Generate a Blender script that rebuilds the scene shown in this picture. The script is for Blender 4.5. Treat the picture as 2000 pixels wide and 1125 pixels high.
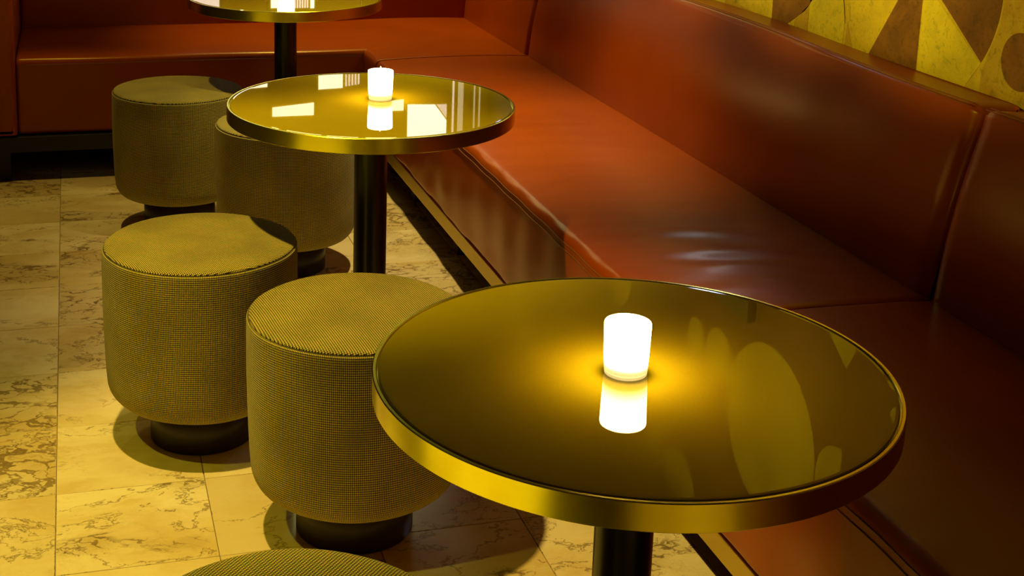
import bpy, bmesh, math, random
import numpy as np
from mathutils import Matrix, Vector
from math import sin, cos, pi, radians, sqrt

# ---------------------------------------------------------------- start clean
for o in list(bpy.data.objects):
    bpy.data.objects.remove(o, do_unlink=True)
scene = bpy.context.scene
col = scene.collection
random.seed(4)

# ---------------------------------------------------------------- camera
cd = bpy.data.cameras.new('camera')
cam = bpy.data.objects.new('camera', cd)
col.objects.link(cam)
CAMH = 1.45865
Fv = Vector((0.26131022, 0.94235435, -0.20901016))
Rv = Vector((0.96471681, -0.26219741, 0.02395816))
Uv = Rv.cross(Fv)
M = Matrix.Identity(4)
for i in range(3):
    M[i][0] = Rv[i]; M[i][1] = Uv[i]; M[i][2] = -Fv[i]
M[0][3], M[1][3], M[2][3] = 0, 0, CAMH
cam.matrix_world = M
cd.sensor_width = 36.0
cd.lens = 2653.84 * 36 / 2000
cd.shift_x = 131.5 / 2000
cd.shift_y = -414.36 / 2000
cd.clip_start = 0.02
scene.camera = cam

# ---------------------------------------------------------------- world, exposure
w = bpy.data.worlds.new('dim_room_world')
scene.world = w
w.use_nodes = True
w.node_tree.nodes['Background'].inputs[0].default_value = (1.0, 0.7, 0.2, 1)
w.node_tree.nodes['Background'].inputs[1].default_value = 0.0
vs = scene.view_settings
vs.view_transform = 'Standard'
vs.look = 'None'
vs.gamma = 1.0
vs.use_curve_mapping = False
vs.exposure = 0.0
scene.cycles.max_bounces = 8
scene.cycles.caustics_reflective = False
scene.cycles.caustics_refractive = False

# ---------------------------------------------------------------- lamps (ceiling downlights, added fill spots)
def spot(name, loc, target, power, color, angle, blend, size=0.03):
    ld = bpy.data.lights.new(name, 'SPOT')
    ld.energy = power; ld.color = color
    ld.spot_size = radians(angle); ld.spot_blend = blend
    ld.shadow_soft_size = size
    o = bpy.data.objects.new(name, ld)
    col.objects.link(o)
    o.location = loc
    d = Vector(target) - Vector(loc)
    o.rotation_euler = d.to_track_quat('-Z', 'Y').to_euler()
    return o
WARM = (1.0, 0.72, 0.17)
spot('downlight_stools', (-0.10, 2.50, 2.55), (0.42, 2.36, 0), 225, WARM, 50, 0.6)
spot('downlight_corner', (1.05, 5.85, 2.5), (1.12, 5.40, 0), 140, WARM, 56, 0.9)
spot('downlight_banquette', (1.00, 3.85, 2.55), (1.02, 3.80, 0), 220, (1.0, 0.79, 0.32), 56, 0.95)
spot('fill_far_floor', (-0.10, 5.07, 2.55), (-0.05, 4.20, 0), 80, WARM, 50, 0.8)  # added to lift the far floor and the rear stool
spot('fill_near_camera', (0.9, -0.35, 2.55), (0.95, -0.35, 0), 150, WARM, 46, 0.5)  # added out of view so the brass rims mirror a lit floor
spot('downlight_left_floor', (-1.3, 1.3, 2.55), (-1.35, 1.2, 0), 420, (1.0, 0.86, 0.10), 46, 0.3)
spot('fill_left_wide', (-1.0, 2.0, 2.55), (-0.8, 1.9, 0), 84, (1.0, 0.90, 0.06), 72, 0.6)  # weak wide fill added to soften the floor shadows
spot('wall_fill_near', (-1.6, 2.30, 2.2), (1.86, 2.46, 1.56), 230, (1.0, 0.88, 0.08), 26, 0.35)  # added out of view to brighten the cork wall, cone kept off the backrest
spot('wall_fill_far', (-1.6, 3.60, 2.2), (1.86, 3.62, 1.56), 260, (1.0, 0.88, 0.08), 26, 0.35)  # added likewise for the far end of the cork wall
spot('wall_fill_mid', (-1.6, 3.00, 2.2), (1.86, 3.02, 1.56), 230, (1.0, 0.88, 0.08), 26, 0.35)  # added to close the dark gap between the other two cones

# ---------------------------------------------------------------- node helper
class NT:
    def __init__(s, name):
        s.m = bpy.data.materials.new(name); s.m.use_nodes = True
        s.t = s.m.node_tree; s.t.nodes.clear()
        s.out = s.t.nodes.new('ShaderNodeOutputMaterial')
        s.b = s.t.nodes.new('ShaderNodeBsdfPrincipled')
        s.t.links.new(s.b.outputs[0], s.out.inputs[0])
    def n(s, typ, **kw):
        nd = s.t.nodes.new(typ)
        for k, v in kw.items(): setattr(nd, k, v)
        return nd
    def l(s, a, b): s.t.links.new(a, b)
    def val(s, sock, v):
        if hasattr(v, 'links'): s.l(v, sock)
        else: sock.default_value = v
    def math(s, op, a, b=0.0, c=0.0):
        nd = s.n('ShaderNodeMath', operation=op)
        s.val(nd.inputs[0], a); s.val(nd.inputs[1], b); s.val(nd.inputs[2], c)
        return nd.outputs[0]
    def vmath(s, op, a, b=(0, 0, 0)):
        nd = s.n('ShaderNodeVectorMath', operation=op)
        s.val(nd.inputs[0], a)
        if op == 'SCALE': s.val(nd.inputs['Scale'], b)
        else: s.val(nd.inputs[1], b)
        return nd.outputs[0]
    def noise(s, vec, scale, detail=4, rough=0.5, dist=0.0):
        nd = s.n('ShaderNodeTexNoise')
        if vec is not None: s.l(vec, nd.inputs['Vector'])
        nd.inputs['Scale'].default_value = scale; nd.inputs['Detail'].default_value = detail
        nd.inputs['Roughness'].default_value = rough; nd.inputs['Distortion'].default_value = dist
        return nd.outputs['Fac'], nd.outputs['Color']
    def ramp(s, fac, lo, hi, a=0.0, b=1.0):
        nd = s.n('ShaderNodeMapRange'); nd.interpolation_type = 'SMOOTHSTEP'
        s.val(nd.inputs[0], fac); nd.inputs[1].default_value = lo; nd.inputs[2].default_value = hi
        nd.inputs[3].default_value = a; nd.inputs[4].default_value = b
        return nd.outputs[0]
    def mix(s, fac, a, b, mode='MIX'):
        nd = s.n('ShaderNodeMix', data_type='RGBA', blend_type=mode)
        s.val(nd.inputs['Factor'], fac)
        for k, v in ((6, a), (7, b)):
            if isinstance(v, tuple): v = (*v, 1) if len(v) == 3 else v
            s.val(nd.inputs[k], v)
        return nd.outputs[2]
    def bump(s, h, strength, dist, normal=None):
        nd = s.n('ShaderNodeBump'); s.l(h, nd.inputs['Height'])
        nd.inputs['Strength'].default_value = strength; nd.inputs['Distance'].default_value = dist
        if normal is not None: s.l(normal, nd.inputs['Normal'])
        return nd.outputs[0]
    def set(s, **kw):
        for k, v in kw.items():
            k = k.replace('_', ' ')
            if isinstance(v, tuple) and len(v) == 3 and k not in (): v = (*v, 1)
            s.val(s.b.inputs[k], v)
        return s.m

def simple(name, color, rough=0.5, metal=0.0, **kw):
    s = NT(name)
    s.set(Base_Color=color, Roughness=rough, Metallic=metal)
    for k, v in kw.items(): s.b.inputs[k.replace('_', ' ')].default_value = v
    return s.m

def world_pos(s):
    return s.n('ShaderNodeNewGeometry').outputs['Position']

# ---------------------------------------------------------------- materials
TILE = 0.305; U0 = -0.0689; V0 = 2.3837

def marble():
    s = NT('veined_marble')
    P = world_pos(s)
    sub = s.vmath('SUBTRACT', P, (U0, V0, 0))
    cell = s.vmath('FLOOR', s.vmath('MULTIPLY', s.vmath('SCALE', sub, 1 / TILE), (1, 1, 0)))
    wn = s.n('ShaderNodeTexWhiteNoise', noise_dimensions='3D')
    s.l(cell, wn.inputs['Vector'])
    q = s.vmath('MULTIPLY', P, (1.0, 1.55, 1.0))
    q = s.vmath('ADD', q, s.vmath('SCALE', wn.outputs['Color'], 61.0))
    sep = s.n('ShaderNodeSeparateColor'); s.l(wn.outputs['Color'], sep.inputs[0])
    r1, r2 = sep.outputs[0], sep.outputs[1]
    _, nc = s.noise(q, 3.5, 5, 0.6)
    qd = s.vmath('ADD', q, s.vmath('SCALE', s.vmath('SUBTRACT', nc, (.5, .5, .5)), 0.36))
    # angular fragments with dark cement between them
    vo = s.n('ShaderNodeTexVoronoi', feature='DISTANCE_TO_EDGE'); s.l(qd, vo.inputs['Vector']); vo.inputs['Scale'].default_value = 15
    wid, _ = s.noise(qd, 9, 3, 0.6)
    crack = s.ramp(s.math('SUBTRACT', vo.outputs['Distance'], s.math('MULTIPLY', s.ramp(wid, .38, .72), .11)), 0.0, 0.035, 1, 0)
    m1, _ = s.noise(q, 3.2, 3, 0.55)
    zone = s.ramp(s.math('ADD', m1, s.math('MULTIPLY', s.ramp(r1, .50, 1.0), 0.28)), 0.61, 0.68)
    fade, _ = s.noise(q, 7.0, 3, 0.6)
    breccia = s.math('MULTIPLY', s.math('MULTIPLY', crack, zone), s.ramp(fade, .34, .50))
    # long ridged veins
    n2, _ = s.noise(qd, 3.4, 7, 0.62)
    vein = s.ramp(s.math('ABSOLUTE', s.math('SUBTRACT', n2, 0.5)), 0.0, 0.014, 1, 0)
    n3, _ = s.noise(q, 2.1, 3, 0.5)
    vein = s.math('MULTIPLY', vein, s.ramp(n3, 0.40, 0.54))
    n4, _ = s.noise(qd, 6.5, 8, 0.7)
    hair = s.ramp(s.math('ABSOLUTE', s.math('SUBTRACT', n4, 0.5)), 0.0, 0.010, .35, 0)
    hair = s.math('MULTIPLY', hair, s.ramp(m1, 0.42, 0.62))
    cloud, _ = s.noise(qd, 2.6, 6, 0.6)
    base = s.mix(s.ramp(cloud, 0.35, 0.7), (.86, .73, .42), (.66, .48, .18))
    base = s.mix(s.ramp(r2, 0.25, 1.0, 0, 0.55), base, (.58, .42, .15))
    base = s.mix(s.math('MULTIPLY', zone, 0.30), base, (.42, .29, .11))
    tot = s.math('MINIMUM', s.math('ADD', s.math('ADD', s.math('MULTIPLY', breccia, .85), s.math('MULTIPLY', vein, .8)), hair), 1.0)
    c = s.mix(s.math('MULTIPLY', tot, .88), base, (.17, .105, .035))
    s.set(Base_Color=c, Roughness=0.16)
    return s.m

def leather():
    s = NT('oxblood_tan_leather')
    P = world_pos(s)
    n1, _ = s.noise(P, 2.2, 4, 0.5)
    n2, _ = s.noise(P, 420, 3, 0.6)
    n3, _ = s.noise(P, 60, 4, 0.6)
    c = s.mix(s.ramp(n1, 0.3, 0.7), (.40, .070, .0015), (.32, .050, .001))
    s.set(Base_Color=c, Roughness=s.ramp(n1, .3, .7, .29, .315))
    s.b.inputs['Specular IOR Level'].default_value = 0.40
    s.b.inputs['Specular Tint'].default_value = (1.0, 0.80, 0.14, 1)
    s.set(Normal=s.bump(n2, 0.12, 0.0006))
    return s.m

def fabric():
    s = NT('olive_basket_weave')
    uv = s.n('ShaderNodeUVMap', uv_map='UVMap').outputs[0]
    sp = s.n('ShaderNodeSeparateXYZ'); s.l(uv, sp.inputs[0])
    u, v = sp.outputs[0], sp.outputs[1]
    row = s.math('FLOOR', v)
    odd = s.math('MODULO', s.math('ABSOLUTE', row), 2.0)
    uu = s.math('ADD', u, s.math('MULTIPLY', odd, 0.0))
    fu = s.math('FRACT', uu); fv = s.math('FRACT', v)
    k = s.math('MULTIPLY', s.math('SINE', s.math('MULTIPLY', fu, pi)), s.math('SINE', s.math('MULTIPLY', fv, pi)))
    knot = s.ramp(k, 0.15, 0.75)
    cv = s.n('ShaderNodeCombineXYZ'); s.l(s.math('FLOOR', uu), cv.inputs[0]); s.l(row, cv.inputs[1])
    wn = s.n('ShaderNodeTexWhiteNoise', noise_dimensions='2D'); s.l(cv.outputs[0], wn.inputs['Vector'])
    light = s.mix(wn.outputs['Value'], (.82, .58, .085), (.58, .58, .065))
    c = s.mix(knot, (.038, .026, .006), light)
    big, _ = s.noise(world_pos(s), 9, 3, 0.5)
    c = s.mix(s.ramp(big, .3, .75, 0, .28), c, (.06, .045, .01))
    s.set(Base_Color=c, Roughness=0.85, Normal=s.bump(k, 0.55, 0.0015))
    s.b.inputs['Sheen Weight'].default_value = 0.15
    s.b.inputs['Specular IOR Level'].default_value = 0.15
    return s.m

def cork(name, a, b, dark):
    s = NT(name)
    P = world_pos(s)
    n1, _ = s.noise(P, 9, 6, 0.65, 1.2)
    n2, _ = s.noise(P, 38, 6, 0.7, 0.8)
    n3, _ = s.noise(P, 120, 4, 0.6)
    c = s.mix(s.ramp(n1, .35, .68), a, b)
    c = s.mix(s.ramp(n2, .52, .68, 0, .55), c, dark)
    n4, _ = s.noise(P, 75, 5, 0.75, 2.0)
    c = s.mix(s.ramp(n4, .60, .66, 0, .75), c, dark)
    c = s.mix(s.ramp(n3, .56, .72, 0, .5), c, dark)
    s.set(Base_Color=c, Roughness=0.55, Normal=s.bump(n2, 0.25, 0.001))
    return s.m

def brushed_brass():
    s = NT('brushed_brass')
    P = world_pos(s)
    q = s.vmath('MULTIPLY', P, (9, 9, 2400))
    n, _ = s.noise(q, 1.0, 3, 0.6)
    n2, _ = s.noise(P, 14, 4, 0.6)
    c = s.mix(s.ramp(n2, .35, .7), (.88, .80, .03), (.82, .73, .025))
    s.set(Base_Color=c, Metallic=1.0, Roughness=s.ramp(n, .3, .7, .20, .24))
    return s.m

def tabletop_glass():
    s = NT('glass_over_gold_leaf')
    P = world_pos(s)
    n, _ = s.noise(P, 300, 3, .6)
    n2, _ = s.noise(P, 5, 3, .6)
    c = s.mix(s.ramp(n2, .3, .7), (.38, .30, .005), (.35, .27, .004))
    c = s.mix(s.ramp(n, .70, .78, 0, .4), c, (.6, .5, .2))
    s.set(Base_Color=c, Roughness=.6, Metallic=.0)
    s.b.inputs['Specular IOR Level'].default_value = 0.0
    s.b.inputs['Coat Weight'].default_value = 1.0
    s.b.inputs['Coat Roughness'].default_value = 0.012
    s.b.inputs['Coat IOR'].default_value = 1.52
    return s.m

def candle_glass():
    s = NT('glowing_frosted_glass')
    tc = s.n('ShaderNodeTexCoord').outputs['Object']
    sp = s.n('ShaderNodeSeparateXYZ'); s.l(tc, sp.inputs[0])
    g = s.ramp(sp.outputs[2], 0.009, 0.040)
    st = s.math('ADD', s.math('MULTIPLY', g, 46.0), 0.80)
    ec = s.mix(g, (.95, .80, .34), (1.0, .62, .20))
    s.set(Base_Color=(.9, .85, .7), Roughness=.3)
    s.l(ec, s.b.inputs['Emission Color']); s.l(st, s.b.inputs['Emission Strength'])
    return s.m

def emit(name, color, strength):
    s = NT(name)
    s.set(Base_Color=(.8, .8, .8), Roughness=.4)
    s.b.inputs['Emission Color'].default_value = (*color, 1)
    s.b.inputs['Emission Strength'].default_value = strength
    return s.m

def striped_window():
    s = NT('striped_lit_window')
    P = world_pos(s)
    sp = s.n('ShaderNodeSeparateXYZ'); s.l(P, sp.inputs[0])
    d = s.math('SINE', s.math('MULTIPLY', s.math('ADD', sp.outputs[0], sp.outputs[2]), 2 * pi / 0.013))
    st = s.ramp(d, -1, 1, 2.6, 3.6)
    s.set(Base_Color=(.8, .8, .8))
    s.b.inputs['Emission Color'].default_value = (.92, 1.0, .82, 1)
    s.l(st, s.b.inputs['Emission Strength'])
    return s.m

M_MARBLE = marble()
M_GROUT = simple('grout', (.20, .14, .07), .8)
M_LEATHER = leather()
M_THREAD = simple('stitching_thread', (.24, .085, .012), .5)
M_SEAM = simple('dark_seam_leather', (.10, .02, .004), .5)
M_FABRIC = fabric()
M_PIPE = simple('dark_olive_piping', (.05, .04, .012), .8)
M_PLINTH = simple('dark_bronze_lacquer', (.022, .011, .005), .4)
M_POST = simple('black_lacquered_metal', (.007, .004, .002), .28)
M_BRASS = brushed_brass()
M_BRASSRAIL = simple('satin_brass_rail', (.66, .50, .07), .42, .7)
M_TOP = tabletop_glass()
M_BLACK = simple('blackened_wood', (.008, .006, .004), .5)
M_WOODLEG = simple('brown_wood_leg', (.05, .025, .01), .5)
M_YCORK = cork('yellow_cork', (.66, .44, .018), (.52, .35, .018), (.22, .19, .02))
M_YCORK2 = cork('pale_yellow_cork', (.74, .54, .022), (.60, .44, .022), (.26, .24, .02))
M_OCORK = cork('mottled_ochre_cork', (.52, .33, .016), (.48, .25, .012), (.14, .10, .012))
M_BCORK = cork('brown_cork', (.23, .085, .006), (.15, .052, .005), (.05, .022, .004))
M_PANEL = simple('gold_wall_panel', (.62, .42, .02), .45, .0)
M_PANELGAP = simple('pale_brass_strip', (.75, .58, .10), .3, .6)
M_CEIL = simple('dark_ceiling_paint', (.10, .075, .01), .8)
M_WALL = simple('dim_plaster', (.20, .15, .02), .8)
M_CANDLE = candle_glass()
M_FLAME = emit('flame', (1.0, .82, .45), 14.0)
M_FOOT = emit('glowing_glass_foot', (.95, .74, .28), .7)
M_WIN = emit('lit_window_white', (1.0, .95, .62), 3.0)
M_WINP = emit('lit_window_pinkish', (1.0, .82, .66), 1.6)
M_WINDIM = emit('dim_lit_slat', (1.0, .86, .50), 0.9)
M_GLOWHI = emit('added_greenish_glow', (.90, 1.0, .35), 4.0)  # for the added upper panes only
M_WINS = striped_window()

# ---------------------------------------------------------------- mesh helpers
def mesh_obj(name, verts, faces, mat, parent=None, smooth=False, uvs=None, loc=(0, 0, 0)):
    me = bpy.data.meshes.new(name)
    me.from_pydata([tuple(v) for v in verts], [], faces)
    if uvs is not None:
        lay = me.uv_layers.new(name='UVMap')
        k = 0
        for poly in me.polygons:
            for li in poly.loop_indices:
                lay.data[li].uv = uvs[k]; k += 1
    me.materials.append(mat)
    if smooth:
        me.polygons.foreach_set('use_smooth', [True] * len(me.polygons))
    me.update()
    o = bpy.data.objects.new(name, me)
    col.objects.link(o)
    o.location = loc
    if parent: o.parent = parent
    return o

def box_vf(x0, x1, y0, y1, z0, z1):
    v = [(x0, y0, z0), (x1, y0, z0), (x1, y1, z0), (x0, y1, z0), (x0, y0, z1), (x1, y0, z1), (x1, y1, z1), (x0, y1, z1)]
    f = [(0, 3, 2, 1), (4, 5, 6, 7), (0, 1, 5, 4), (1, 2, 6, 5), (2, 3, 7, 6), (3, 0, 4, 7)]
    return v, f

def box(name, x0, x1, y0, y1, z0, z1, mat, parent=None, bevel=0.0):
    v, f = box_vf(x0, x1, y0, y1, z0, z1)
    o = mesh_obj(name, v, f, mat, parent)
    if bevel:
        bm = bmesh.new(); bm.from_mesh(o.data)
        bmesh.ops.bevel(bm, geom=bm.edges[:], offset=bevel, segments=2, affect='EDGES', profile=0.5)
        bm.to_mesh(o.data); bm.free()
    return o

def tag(o, label=None, cat=None, group=None, kind=None):
    if label: o['label'] = label
    if cat: o['category'] = cat
    if group: o['group'] = group
    if kind: o['kind'] = kind
    return o

def empty(name, loc=(0, 0, 0)):
    o = bpy.data.objects.new(name, None); col.objects.link(o); o.location = loc
    o.empty_display_size = .05
    return o

def lathe(name, prof, mat, parent=None, n=96, smooth=True, uvf=None, cap0=True, cap1=True, wob=None):
    """prof: list of (r, z); axis = local Z."""
    verts, faces, uvs = [], [], []
    m = len(prof)
    arc = [0.0]
    for i in range(1, m):
        arc.append(arc[-1] + math.hypot(prof[i][0] - prof[i - 1][0], prof[i][1] - prof[i - 1][1]))
    for i, (r, z) in enumerate(prof):
        for k in range(n):
            a = 2 * pi * k / n
            rr = r + (wob(a, z) if wob and r > .01 else 0)
            verts.append((rr * cos(a), rr * sin(a), z))
    def uvq(i, k):
        if uvf == 'side': return (372.0 * k / n, arc[i] / .0046)
        if uvf == 'top':
            a = 2 * pi * k / n; r = prof[i][0]
            return (r * cos(a) / .0038 + 500, r * sin(a) / .0046 + 500)
        return (k / n, arc[i])
    for i in range(m - 1):
        for k in range(n):
            k2 = (k + 1) % n
            faces.append((i * n + k, i * n + k2, (i + 1) * n + k2, (i + 1) * n + k))
            if uvf: uvs += [uvq(i, k), uvq(i, k + 1), uvq(i + 1, k + 1), uvq(i + 1, k)]
    if cap0:
        faces.append(tuple(range(n - 1, -1, -1)))
        if uvf: uvs += [uvq(0, k) for k in range(n - 1, -1, -1)]
    if cap1:
        faces.append(tuple((m - 1) * n + k for k in range(n)))
        if uvf: uvs += [uvq(m - 1, k) for k in range(n)]
    return mesh_obj(name, verts, faces, mat, parent, smooth, uvs if uvf else None)

def tube(name, pts, r, mat, parent=None, n=8):
    verts, faces = [], []
    P = [Vector(p) for p in pts]
    for i, p in enumerate(P):
        t = (P[min(i + 1, len(P) - 1)] - P[max(i - 1, 0)]).normalized()
        up = Vector((0, 0, 1)) if abs(t.z) < .9 else Vector((1, 0, 0))
        a = t.cross(up).normalized(); b = t.cross(a).normalized()
        for k in range(n):
            th = 2 * pi * k / n
            verts.append(p + a * (r * cos(th)) + b * (r * sin(th)))
    for i in range(len(P) - 1):
        for k in range(n):
            k2 = (k + 1) % n
            faces.append((i * n + k, i * n + k2, (i + 1) * n + k2, (i + 1) * n + k))
    faces.append(tuple(range(n - 1, -1, -1)))
    faces.append(tuple((len(P) - 1) * n + k for k in range(n)))
    return mesh_obj(name, verts, faces, mat, parent, True)

def rounded_poly(pts, radii, seg=6):
    """closed polygon with filleted corners (2-D)."""
    out = []
    n = len(pts)
    for i in range(n):
        p0, p, p1 = Vector(pts[i - 1]), Vector(pts[i]), Vector(pts[(i + 1) % n])
        r = radii[i]
        if r <= 0: out.append(tuple(p)); continue
        a = (p0 - p).normalized(); b = (p1 - p).normalized()
        ang = a.angle(b); d = min(r / math.tan(ang / 2), (p0 - p).length * .49, (p1 - p).length * .49)
        r2 = d * math.tan(ang / 2)
        c = p + (a + b).normalized() * (r2 / sin(ang / 2))
        s = p + a * d - c; e = p + b * d - c
        a0 = math.atan2(s.y, s.x); a1 = math.atan2(e.y, e.x)
        da = (a1 - a0 + pi) % (2 * pi) - pi
        for k in range(seg + 1):
            t = a0 + da * k / seg
            out.append((c.x + r2 * cos(t), c.y + r2 * sin(t)))
    return out

def densify(poly, step):
    out = []
    n = len(poly)
    for i in range(n):
        a, b = Vector(poly[i]), Vector(poly[(i + 1) % n])
        k = max(1, int((b - a).length / step))
        for j in range(k): out.append(tuple(a.lerp(b, j / k)))
    return out

def sweep(name, poly, s0, s1, axis, mat, parent=None, step=.02, end_r=(.02, .02), disp=None, pstep=.02, roll=1.0):
    """Upholstered block: closed 2-D section (c, z) swept along an axis, edges rolled in at both ends.
    axis 'Y': section is (X,z). axis 'X': section is (Y,z)."""
    poly = densify(poly, pstep)
    n = len(poly)
    pv = [Vector(p) for p in poly]
    area = sum(pv[i].x * pv[(i + 1) % n].y - pv[(i + 1) % n].x * pv[i].y for i in range(n))
    sg = 1 if area > 0 else -1
    nrm = []
    for i in range(n):
        t = (pv[(i + 1) % n] - pv[i - 1]).normalized()
        nrm.append(Vector((t.y, -t.x)) * sg)
    L = s1 - s0
    S = set([0.0, L])
    for e, sgn in ((end_r[0], 0), (end_r[1], 1)):
        if e > 0:
            for k in range(9):
                d = e * (1 - cos(pi / 2 * k / 8))
                S.add(d if sgn == 0 else L - d)
    m = max(2, int(L / step))
    for k in range(1, m):
        s = L * k / m
        if s > end_r[0] and s < L - end_r[1]: S.add(s)
    S = sorted(S)
    verts, faces = [], []
    for s in S:
        inset = 0
        if end_r[0] > 0 and s < end_r[0]:
            d = end_r[0] - s; inset = (end_r[0] - sqrt(max(0, end_r[0] ** 2 - d * d))) * roll
        if end_r[1] > 0 and L - s < end_r[1]:
            d = end_r[1] - (L - s); inset = max(inset, (end_r[1] - sqrt(max(0, end_r[1] ** 2 - d * d))) * roll)
        for i in range(n):
            p = pv[i] - nrm[i] * inset
            c, z = p.x, p.y
            if disp:
                dd = disp(c, s0 + s, z, nrm[i]); c += nrm[i].x * dd; z += nrm[i].y * dd
            verts.append((c, s0 + s, z) if axis == 'Y' else (s0 + s, c, z))
    K = len(S)
    for j in range(K - 1):
        for i in range(n):
            i2 = (i + 1) % n
            faces.append((j * n + i, (j + 1) * n + i, (j + 1) * n + i2, j * n + i2))
    faces.append(tuple(range(n))); faces.append(tuple((K - 1) * n + i for i in range(n - 1, -1, -1)))
    o = mesh_obj(name, verts, faces, mat, parent, True)
    bm = bmesh.new(); bm.from_mesh(o.data)
    bmesh.ops.recalc_face_normals(bm, faces=bm.faces); bm.to_mesh(o.data); bm.free()
    return o

# ---------------------------------------------------------------- room shell
XW = 1.86      # pattern wall
YB = 5.90      # back wall
XL, YF, ZC = -4.0, -2.6, 2.60

floor = box('floor', XL, XW + .02, YF, YB + .02, -.03, -.0025, M_GROUT)
tag(floor, kind='structure')
tile_meshes = {}
def tile_mesh(w, d):
    key = (round(w, 4), round(d, 4))
    if key not in tile_meshes:
        g, b = .0008, .0009
        x0, x1, y0, y1 = g, w - g, g, d - g
        v = [(x0, y0, -.0025), (x1, y0, -.0025), (x1, y1, -.0025), (x0, y1, -.0025),
             (x0, y0, -b), (x1, y0, -b), (x1, y1, -b), (x0, y1, -b),
             (x0 + b, y0 + b, 0), (x1 - b, y0 + b, 0), (x1 - b, y1 - b, 0), (x0 + b, y1 - b, 0)]
        f = [(8, 9, 10, 11)]
        for a in (0, 4):
            for k in range(4):
                k2 = (k + 1) % 4; f.append((a + k, a + k2, a + 4 + k2, a + 4 + k))
        me = bpy.data.meshes.new('marble_tile'); me.from_pydata(v, [], f); me.materials.append(M_MARBLE)
        tile_meshes[key] = me
    return tile_meshes[key]
sv, sf = [], []
for i in range(-13, 7):
    for j in range(-17, 12):
        x0 = max(U0 + i * TILE, XL); x1 = min(U0 + (i + 1) * TILE, XW)
        y0 = max(V0 + j * TILE, YF); y1 = min(V0 + (j + 1) * TILE, YB)
        if x1 - x0 < .01 or y1 - y0 < .01: continue
        if i >= -5 and j >= -7:
            o = bpy.data.objects.new('marble_tile', tile_mesh(x1 - x0, y1 - y0))
            col.objects.link(o); o.location = (x0, y0, 0); o.parent = floor
        else:
            g = .0008
            b = len(sv); sv += [(x0 + g, y0 + g, 0), (x1 - g, y0 + g, 0), (x1 - g, y1 - g, 0), (x0 + g, y1 - g, 0),
                                (x0 + g, y0 + g, -.0025), (x1 - g, y0 + g, -.0025), (x1 - g, y1 - g, -.0025), (x0 + g, y1 - g, -.0025)]
            sf += [(b, b + 1, b + 2, b + 3), (b + 4, b + 5, b + 1, b), (b + 5, b + 6, b + 2, b + 1), (b + 6, b + 7, b + 3, b + 2), (b + 7, b + 4, b, b + 3)]
st = mesh_obj('distant_marble_tiles', sv, sf, M_MARBLE, floor)
st['kind'] = 'stuff'

wr = box('wall_right', XW, XW + .1, YF, YB, -.03, ZC, M_YCORK); tag(wr, kind='structure')
wb = box('wall_back', XL, XW + .1, YB, YB + .1, -.03, ZC, M_WALL); tag(wb, kind='structure')
wl = box('wall_left', XL - .1, XL, YF, YB + .1, -.03, ZC, M_WALL); tag(wl, kind='structure')
wf = box('wall_front', XL - .1, XW + .1, YF - .1, YF, -.03, ZC, M_WALL); tag(wf, kind='structure')
ce = box('ceiling', XL - .1, XW + .1, YF - .1, YB + .1, ZC, ZC + .1, M_CEIL); tag(ce, kind='structure')

# inlaid cork shapes on the right wall: flat pieces 2 mm proud, outlines in (Y, z)
def inlay(pts, mat, name, depth=.0007, base=0.0):
    n = len(pts)
    area = sum(pts[i][0] * pts[(i + 1) % n][1] - pts[(i + 1) % n][0] * pts[i][1] for i in range(n))
    if area > 0: pts = pts[::-1]
    a = [(XW - base - depth, y, z) for y, z in pts]; b = [(XW - base, y, z) for y, z in pts]
    f = [tuple(range(n))] + [(n + i, n + (i + 1) % n, (i + 1) % n, i) for i in range(n)]
    o = mesh_obj(name, a + b, f, mat, wr)
    bm = bmesh.new(); bm.from_mesh(o.data); bmesh.ops.recalc_face_normals(bm, faces=bm.faces)
    bm.to_mesh(o.data); bm.free()
    return o
def arc(cy, cz, r, a0, a1, n=28):
    return [(cy + r * cos(radians(a0 + (a1 - a0) * k / n)), cz + r * sin(radians(a0 + (a1 - a0) * k / n))) for k in range(n + 1)]
ZB = .80
inlay([(3.337, ZB)] + arc(3.34, 1.10, .266, -131, -270), M_BCORK, 'brown_half_disc')
inlay([(2.66, ZB), (2.886, ZB), (2.66, 1.13)], M_BCORK, 'brown_triangle')
inlay([(2.65, 1.062)] + arc(2.65, 1.062, .2645, -144.5, -250), M_BCORK, 'brown_fan')
inlay(arc(2.31, .934, .0605, 0, 352, 44), M_BCORK, 'brown_disc', base=.0007)
# slightly different veneers between the dark shapes
inlay([(2.655, ZB), (2.655, 1.05), (2.435, .905), (2.478, .85), (2.50, ZB)], M_YCORK2, 'pale_veneer')
inlay([(3.142, ZB), (3.142, 1.30), (2.93, 1.30), (2.985, .96), (2.972, .90), (2.976, ZB)], M_YCORK2, 'pale_veneer')
inlay([(2.958, .905), (2.968, ZB), (2.908, ZB)], M_OCORK, 'brown_sliver')
inlay([(2.995, .99), (2.984, .955), (2.9705, .915), (2.968, .90), (2.974, .93), (2.985, .965)], M_BCORK, 'brown_sliver', base=.0007)
inlay([(2.43, ZB), (2.43, .89), (2.385, 1.0), (2.36, 1.30), (2.08, 1.30), (2.08, ZB)], M_OCORK, 'ochre_veneer')
inlay([(3.34, ZB), (3.34, .84), (3.55, .86), (3.60, 1.30), (3.62, 1.30), (3.62, ZB)], M_OCORK, 'ochre_veneer')
inlay([(3.225, ZB), (3.21, .87), (3.146, .92), (3.146, ZB)], M_OCORK, 'ochre_veneer')
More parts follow.
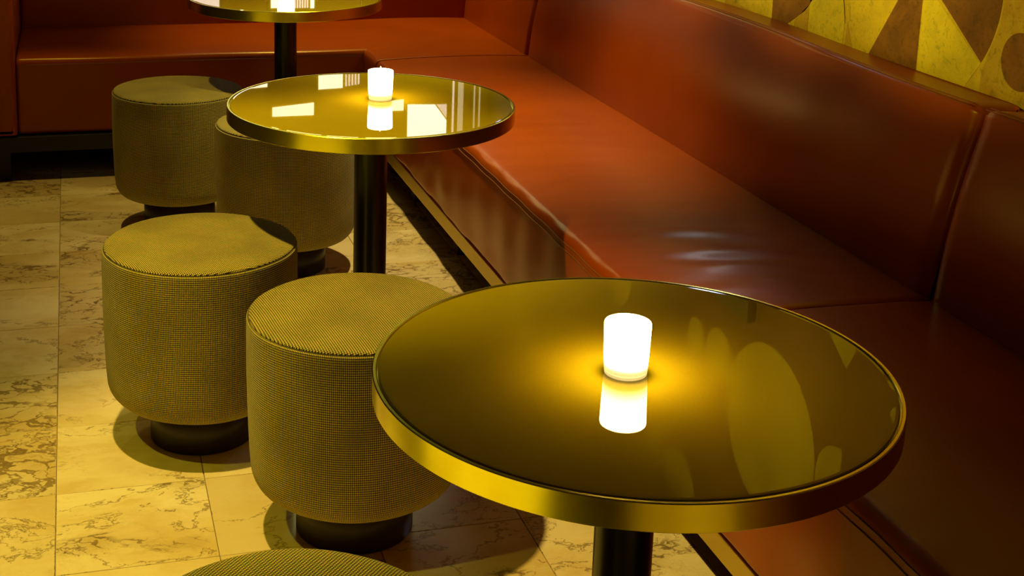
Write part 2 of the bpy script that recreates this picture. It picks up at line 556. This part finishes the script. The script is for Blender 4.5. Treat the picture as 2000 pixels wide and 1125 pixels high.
# upper register: brown field with paler discs and wedges (seen mirrored in the tabletops)
inlay([(2.08, 1.33), (5.88, 1.33), (5.88, 2.58), (2.08, 2.58)], M_BCORK, 'brown_field')
for cy, cz, r in ((3.18, 1.79, .25), (3.505, 1.70, .085), (3.66, 1.70, .058), (3.72, 2.24, .12), (5.36, 2.32, .17), (4.55, 2.2, .16), (2.45, 2.15, .2), (4.3, 1.72, .12), (5.0, 1.66, .15)):
    inlay(arc(cy, cz, r, 0, 354, 60), M_YCORK, 'pale_disc', base=.0007)
inlay([(2.95, 1.35), (2.77, 1.335), (2.80, 1.40), (2.825, 1.445), (2.89, 1.40)], M_YCORK, 'pale_wedge', base=.0007)
inlay(arc(2.81, 1.775, .115, -90, 90, 24), M_YCORK, 'pale_half_disc', base=.0007)
inlay([(2.63, 1.47), (2.58, 1.41), (2.50, 1.38), (2.50, 1.50), (2.58, 1.51)], M_YCORK, 'pale_wedge', base=.0007)
inlay([(5.60, 2.46), (5.80, 2.50), (5.78, 2.30)], M_YCORK, 'pale_wedge', base=.0007)
inlay([(3.88, 2.1), (3.80, 2.55), (4.05, 2.55), (4.10, 2.3)], M_YCORK, 'pale_wedge', base=.0007)

def cool_glow():  # soft-edged emission for the added glow panel
    s = NT('cool_glow_falloff')
    d = s.vmath('SUBTRACT', world_pos(s), (XW, 3.50, 1.34))
    d = s.vmath('MULTIPLY', d, (0, 1 / .18, 1 / .13))
    ln = s.n('ShaderNodeVectorMath', operation='LENGTH'); s.l(d, ln.inputs[0])
    st = s.ramp(ln.outputs['Value'], .15, 1.0, 26.0, 0.0)
    s.set(Base_Color=(.10, .08, .04))
    s.b.inputs['Emission Color'].default_value = (.62, .72, 1.0, 1)
    s.l(st, s.b.inputs['Emission Strength'])
    return s.m
box('added_cool_glow', XW - .03, XW - .0008, 3.30, 3.70, 1.19, 1.51, cool_glow(), wr, .004)  # unseen glow panel added to put cool streaks on the seat wrinkles

# back wall: tall gold panels with slim strips, and lit openings (seen mirrored in the tabletops)
px = [1.658 - .2093 * k for k in range(-1, 12)]
for k in range(len(px) - 1):
    x1, x0 = min(px[k], XW) - .006, px[k + 1] + .006
    box('gold_panel', x0, x1, YB - .012, YB, .86, ZC, M_PANEL, wb)
for x in px[1:]:
    box('brass_strip', x - .003, x + .003, YB - .010, YB, .86, ZC, M_PANELGAP, wb)
def lit(pts, mat, name='lit_window', y=YB - .012, d=.004):
    n = len(pts)
    area = sum(pts[i][0] * pts[(i + 1) % n][1] - pts[(i + 1) % n][0] * pts[i][1] for i in range(n))
    if area < 0: pts = pts[::-1]
    a = [(x, y - d, z) for x, z in pts]; b = [(x, y, z) for x, z in pts]
    f = [tuple(range(n))] + [(n + i, n + (i + 1) % n, (i + 1) % n, i) for i in range(n)]
    return mesh_obj(name, a + b, f, mat, wb)
lit([(.838, 1.446), (1.025, 1.430), (1.025, 1.487), (.838, 1.487)], M_WIN)
lit([(1.046, 1.303), (1.156, 1.303), (1.156, 1.366), (1.046, 1.370)], M_WIN)
for k in range(5):
    x = 1.168 + k * .0145
    lit([(x, 1.305), (x + .007, 1.305), (x + .007, 1.360 - .002 * k), (x, 1.360 - .002 * k)], M_WINP, 'lit_slat')
lit([(.60, 1.19), (.816, 1.19), (.816, 1.350), (.60, 1.362)], M_WIN)
lit([(1.385, 1.436), (1.44, 1.431), (1.44, 1.482), (1.385, 1.482)], M_WIN)
lit([(1.46, 1.456), (1.589, 1.461), (1.645, 1.536), (1.645, 1.80), (1.46, 1.80)], M_WINS)
lit([(1.597, 1.461), (1.645, 1.461), (1.645, 1.525)], M_WINP)
lit([(1.672, 1.33), (1.680, 1.33), (1.680, 1.70), (1.672, 1.70)], M_WINP, 'lit_slat')
lit([(1.699, 1.33), (1.724, 1.33), (1.724, 1.70), (1.699, 1.70)], M_WINDIM, 'lit_slat')
lit([(1.775, 1.33), (1.781, 1.33), (1.781, 1.60), (1.775, 1.60)], M_WINDIM, 'lit_slat')
lit([(1.80, 1.33), (1.806, 1.33), (1.806, 1.60), (1.80, 1.60)], M_WINDIM, 'lit_slat')
lit([(.44, .90), (.608, .90), (.608, 1.004), (.44, 1.004)], M_WINP)
lit([(.833, .90), (.862, .90), (.862, .996), (.833, .996)], M_WIN)
lit([(1.008, .90), (1.025, .90), (1.025, 1.0), (1.008, 1.0)], M_WIN)
for x0_, x1_ in ((.62, .80), (.84, 1.02), (1.05, 1.22), (1.26, 1.43)):      # glowing panes added above the mirrored ones, for the seat-edge highlight
    lit([(x0_, 1.78), (x1_, 1.78), (x1_, 2.15), (x0_, 2.15)], M_GLOWHI)
for k in range(7):
    x = .925 + k * .0112
    lit([(x, .90), (x + .006, .90), (x + .006, .998), (x, .998)], M_WINP, 'lit_slat')

# ---------------------------------------------------------------- banquette
XF, XC, ZS = 1.078, 1.66, .45
rngw = np.random.RandomState(7)
WAVES = [(rngw.uniform(38, 85), rngw.uniform(-5, 5), rngw.uniform(0, 6.28), rngw.uniform(.4, 1)) for _ in range(9)]
def gauss(x, c, s): return math.exp(-((x - c) / s) ** 2)
def seat_disp_y(x, y, z, n):
    """gentle crown, slack wrinkles running across the seat, ripples at the front edge"""
    d = 0.0
    if n.y > .5:
        t = min(max((x - XF) / (XC - XF), 0), 1)
        d += .008 * sin(pi * t) ** .7
        wr_ = sum(a * sin(f * y + g * x + 3.0 * sin(7 * x + ph) + ph) for f, g, ph, a in WAVES) / 5
        zone = .0055 * gauss(x, 1.37, .15) * gauss(y, 2.62, .28) + .0010 * gauss(x, 1.30, .22) * gauss(y, 3.4, .5) \
            + .0010 * gauss(x, 1.12, .05)
        d += wr_ * zone
    if n.x < -.5:
        d += .0030 * sin(11 * y + 2 * sin(3 * y)) * gauss(z, .20, .08) + .0015 * sin(31 * y + 1.3)
        d += .006 * sin(pi * min(max((z - .17) / .26, 0), 1))
    return d
def back_disp_y(x, y, z, n):
    d = 0
    if n.x < -.4:
        d += .012 * sin(pi * min(max((z - .44) / .38, 0), 1))
        d += .0012 * sin(5 * y + 1.1 * sin(9 * z)) + .0006 * sin(17 * y + 4 * z)
    if n.y > .6: d += .004 * sin(4.1 * y + .6)
    return d

seat_sec = rounded_poly([(1.78, .168), (XF, .168), (XF, ZS), (1.78, ZS + .004)], [0, .014, .024, 0], 7)
back_sec = rounded_poly([(XW - .003, .43), (XC, .43), (XC + .083, .858), (XW - .003, .848)], [0, 0, .022, .004], 7)

def stitch_line(parent, pts, r=.0011):
    """double row of stitching, as two fine cords lying on the leather"""
    return tube('stitching', pts, r, M_THREAD, parent, 6)

def module_y(y0, y1, label, legs, e0=.02, e1=.02, brass=True):
    root = empty('banquette_module', ((XF + XW) / 2, (y0 + y1) / 2, 0))
    tag(root, label, 'banquette', 'leather banquette modules round the lounge corner')
    T = Vector(root.location)
    parts = []
    parts.append(sweep('seat_cushion', seat_sec, y0 + .001, y1 - .001, 'Y', M_LEATHER, None, .010, (e0, e1), seat_disp_y, .012, .35))
    parts.append(sweep('backrest', back_sec, y0 + .001, y1 - .001, 'Y', M_LEATHER, None, .02, (.05, .05), back_disp_y, .014, .48))
    ys = [y0 + .025 + (y1 - y0 - .05) * k / 60 for k in range(61)]
    for zz, xx in ((ZS - .020, XF - .0005), (ZS - .0345, XF - .0012)):
        parts.append(stitch_line(None, [(xx + 0 - .006 * sin(pi * min(max((zz - .17) / .26, 0), 1)) - .0015 * sin(31 * y + 1.3) - .0002, y, zz) for y in ys]))
    for xx, zz in ((1.7395, .8605), (1.7505, .8625)):
        parts.append(stitch_line(None, [(xx, y, zz + .004 * sin(4.1 * y + .6) - .0042) for y in ys]))
    parts.append(box('base_board', XF + .045, XW - .02, y0 + .02, y1 - .02, .10, .168, M_BLACK))
    parts.append(box('foot_rail', XF + .014, XF + .045, y0, y1, .102, .150, M_BRASSRAIL if brass else M_BLACK, None, .0015))
    for ly in legs:
        parts.append(box('leg', 1.148, 1.198, ly, ly + .05, 0, .104, M_WOODLEG, None, .002))
    for p in parts:
        p.parent = root; p.location = -T
    return root

module_y(2.272, 4.850, 'long orange-brown leather banquette section beside the middle table, under the patterned wall', (4.503, 3.937, 3.37, 2.80, 2.32))
module_y(-.32, 2.270, 'near dark leather banquette section along the pattern wall, right of the closest table', (1.9, 1.3, .7, .1))

# corner module: an L-shaped seat that turns along the back wall, with two backrests and a left arm
YS, YC = 5.062, 5.70
root = empty('banquette_module', (.9, 5.4, 0))
tag(root, 'far corner leather banquette section that turns left behind the farthest table', 'banquette', 'leather banquette modules round the lounge corner')
parts = []
corner = sweep('seat_cushion', seat_sec, 4.853, 5.74, 'Y', M_LEATHER, None, .012, (.006, 0), seat_disp_y, .014)
run_sec = rounded_poly([(5.75, .168), (YS, .168), (YS, ZS - .0005), (5.75, ZS + .003)], [0, .014, .022, 0], 7)
def run_disp(y, x, z, n):
    d = 0
    if n.y > .5: d += .006 * sin(pi * min(max((y - YS) / .64, 0), 1)) * min(1, max(0, (1.25 - x) / .25))
    if n.x < -.5: d += .0016 * sin(9 * x)
    return d
run = sweep('seat_cushion', run_sec, -.212, 1.30, 'X', M_LEATHER, None, .02, (.012, 0), run_disp, .014)
bm = bmesh.new(); bm.from_mesh(corner.data); bm.from_mesh(run.data); bm.to_mesh(corner.data); bm.free()
me = run.data; bpy.data.objects.remove(run); bpy.data.meshes.remove(me)
parts.append(corner)
parts.append(sweep('backrest', back_sec, 4.853, 5.86, 'Y', M_LEATHER, None, .02, (.02, 0), back_disp_y, .014))
bsec2 = rounded_poly([(YB - .016, .43), (YC, .43), (YC + .035, .855), (YB - .016, .848)], [0, 0, .022, .004], 7)
parts.append(sweep('backrest', bsec2, -.214, 1.70, 'X', M_LEATHER, None, .03, (.02, 0), None, .02))
parts.append(stitch_line(None, [(-.19 + 1.255 * k / 40, YS - .0004 + -.0016 * sin(9 * (-.19 + 1.255 * k / 40)) * 1.0 - .0002, ZS - .0225) for k in range(41)]))
parts.append(stitch_line(None, [(1.7395, 4.88 + .86 * k / 20, .8605 + .004 * sin(4.1 * (4.88 + .86 * k / 20) + .6) - .0042) for k in range(21)]))
arm_sec = rounded_poly([(-.214, .168), (-.40, .168), (-.40, .86), (-.214, .86)], [.01, .01, .022, .022], 6)
parts.append(sweep('armrest', arm_sec, 5.035, YB - .016, 'Y', M_LEATHER, None, .03, (.02, 0), None, .03))
parts.append(box('base_board', -.38, 1.16, YS + .03, YB - .04, .106, .168, M_BLACK))
parts.append(box('base_board', 1.161, XW - .02, 4.86, YB - .04, .106, .168, M_BLACK))
parts.append(box('foot_rail', -.40, XF + .016, YS - .022, YS + .03, .106, .163, M_BLACK, None, .002))
parts.append(box('foot_rail', XF + .017, XF + .045, 4.852, YS + .03, .102, .150, M_BRASSRAIL, None, .0015))
def taper_leg(x0, x1, y0, y1, dx):
    v = [(x0 + dx, y0 + .004, 0), (x1, y0 + .004, 0), (x1, y1 - .01, 0), (x0 + dx, y1 - .01, 0),
         (x0, y0, .107), (x1, y0, .107), (x1, y1, .107), (x0, y1, .107)]
    return mesh_obj('leg', v, [(0, 3, 2, 1), (4, 5, 6, 7), (0, 1, 5, 4), (1, 2, 6, 5), (2, 3, 7, 6), (3, 0, 4, 7)], M_BLACK)
parts.append(taper_leg(-.29, -.243, 5.045, 5.10, .017))
parts.append(taper_leg(.35, .40, 5.06, 5.11, .01))
parts.append(taper_leg(-.29, -.243, 5.74, 5.79, .017))
parts.append(taper_leg(.80, .85, 5.74, 5.79, .01))
T = Vector(root.location)
for p in parts:
    p.parent = root; p.location = -T

# ---------------------------------------------------------------- stools
RS, ZT = .2150, .4630
def make_stool():
    root = empty('stool')
    def prof_side():
        p = [(.120, .102), (.160, .1025)]
        for k in range(9):                       # rolled lower edge
            a = pi / 2 * k / 8
            p.append((.164 + .044 * sin(a), .150 - .0475 * cos(a)))
        for k in range(1, 13):
            t = k / 12
            p.append((.208 + .0065 * sin(pi * min(t * .60 + .05, 1)) , .150 + (.446 - .150) * t))
        rr = p[-1][0]
        for k in range(1, 6):
            a = pi / 2 * k / 6
            p.append((rr - .0045 * (1 - cos(a)), .446 + .006 * sin(a)))
        p.append((rr - .0060, .4512))
        return p
    wob = lambda a, z: .0010 * sin(3 * a + 5 * z) + .0006 * sin(7 * a + 1)
    ps = prof_side()
    lathe('upholstered_side', ps, M_FABRIC, root, 96, True, 'side', True, False, wob)
    r0 = ps[-1][0]
    tp = [(r0 - .0005, .4505), (r0 + .0012, .4535), (r0 + .0002, .4560), (r0 - .004, .4578), (r0 - .014, .4594), (r0 - .035, .4610), (r0 - .07, .4625), (.09, .4636), (.04, .4640), (.0005, .4641)]
    lathe('upholstered_top', tp, M_FABRIC, root, 96, True, 'top', False, True, wob)
    ring = [((r0 + .0006) * cos(2 * pi * k / 96), (r0 + .0006) * sin(2 * pi * k / 96), .4514) for k in range(97)]
    tube('piping', ring, .0013, M_PIPE, root, 6)
    lathe('plinth', [(.114, 0), (.117, .002), (.117, .104)], M_PLINTH, root, 64)
    return root
def copy_tree(o, parent=None):
    c = o.copy(); col.objects.link(c)
    if parent is not None: c.parent = parent
    for ch in list(o.children): copy_tree(ch, c)
    return c
stool0 = make_stool()
stools = [
    (.2530, 2.906, .3, 'lit olive woven pouf stool, its whole top showing with a round shadow at its rim'),
    (.5110, 2.441, 1.7, 'lit olive woven pouf stool partly covered by the left edge of the closest table'),
    (.3210, 4.456, 2.6, 'dim olive woven pouf stool farthest back, in front of the far banquette'),
    (.6070, 3.951, .9, 'shaded olive woven pouf stool half hidden under the front of the middle table'),
    (.2230, 1.428, 4.0, 'olive woven pouf stool at the bottom edge, only its top showing'),
]
for i, (x, y, rz, lab) in enumerate(stools):
    s = stool0 if i == 0 else copy_tree(stool0)
    s.location = (x, y, 0); s.rotation_euler = (0, 0, rz)
    tag(s, lab, 'stool', 'round woven pouf stools')

# ---------------------------------------------------------------- tables
RT, ZTOP = .3308, .740
def make_table():
    root = empty('round_table')
    # brass hoop with a slim groove round the glass
    lathe('brass_rim', [(RT - .010, ZTOP - .034), (RT - .001, ZTOP - .034), (RT, ZTOP - .033), (RT, ZTOP - .0012), (RT - .0012, ZTOP), (RT - .0045, ZTOP),
                        (RT - .0055, ZTOP - .0012), (RT - .0055, ZTOP - .006), (RT - .010, ZTOP - .006)], M_BRASS, root, 192, False, None, False, False)
    lathe('glass_top', [(RT - .012, ZTOP - .012), (RT - .0075, ZTOP - .012), (RT - .0075, ZTOP - .0014), (RT - .0092, ZTOP - .0002), (RT - .013, ZTOP)], M_TOP, root, 192, False)
    lathe('underside_board', [(RT - .012, ZTOP - .033), (RT - .0102, ZTOP - .033), (RT - .0102, ZTOP - .0125), (RT - .013, ZTOP - .0125)], M_POST, root, 128, False)
    lathe('pedestal_post', [(.0385, .014), (.0385, ZTOP - .034)], M_POST, root, 64)
    lathe('mounting_plate', [(.075, ZTOP - .039), (.075, ZTOP - .034)], M_POST, root, 48, False)
    lathe('floor_plate', [(.178, 0), (.18, .002), (.18, .010), (.176, .014), (.0386, .015)], M_POST, root, 96, False)
    return root
tables = [
    (.6691, 1.4848, 'brass-rimmed round table closest to the camera, dull olive glass top with one candle'),
    (.6542, 2.9834, 'middle brass-rimmed round table, glossy gold top mirroring white windows'),
    (.6985, 4.5824, 'farthest brass-rimmed round table, cut off by the top edge of the photo'),
]
t0 = make_table()
for p in t0.children:           # smooth the hoop only round its circumference
    if p.name.startswith(('brass_rim', 'glass_top', 'pedestal', 'underside', 'floor_plate', 'mounting')):
        bmx = bmesh.new(); bmx.from_mesh(p.data)
        for f in bmx.faces: f.smooth = len(f.verts) == 4
        for e in bmx.edges:
            if len(e.link_faces) == 2 and e.calc_face_angle(0) > radians(25): e.smooth = False
        bmx.to_mesh(p.data); bmx.free()
for i, (x, y, lab) in enumerate(tables):
    t = t0 if i == 0 else copy_tree(t0)
    t.location = (x, y, 0)
    tag(t, lab, 'table', 'round brass tables')

# ---------------------------------------------------------------- candles
def make_candle():
    root = empty('candle_holder')
    prof = [(.0262, .0045), (.0275, .007), (.0282, .020), (.0290, .045), (.0296, .066), (.0290, .068), (.0280, .067), (.0274, .050), (.0010, .048)]
    lathe('frosted_glass', prof, M_CANDLE, root, 64, True, None, True, True)
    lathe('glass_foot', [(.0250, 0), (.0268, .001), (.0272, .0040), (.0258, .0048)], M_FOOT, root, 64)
    lathe('flame', [(.0006, .049), (.0045, .054), (.0055, .060), (.0035, .068), (.0005, .078)], M_FLAME, root, 20)
    return root
c0 = make_candle()
cands = [
    (.6555, 1.477, 'glowing frosted glass candle on the closest table'),
    (.6813, 3.0139, 'glowing frosted glass candle on the middle table'),
    (.7090, 4.640, 'glowing frosted glass candle on the farthest table'),
]
for i, (x, y, lab) in enumerate(cands):
    c = c0 if i == 0 else copy_tree(c0)
    c.location = (x, y, ZTOP); tag(c, lab, 'candle', 'candles on the tables')
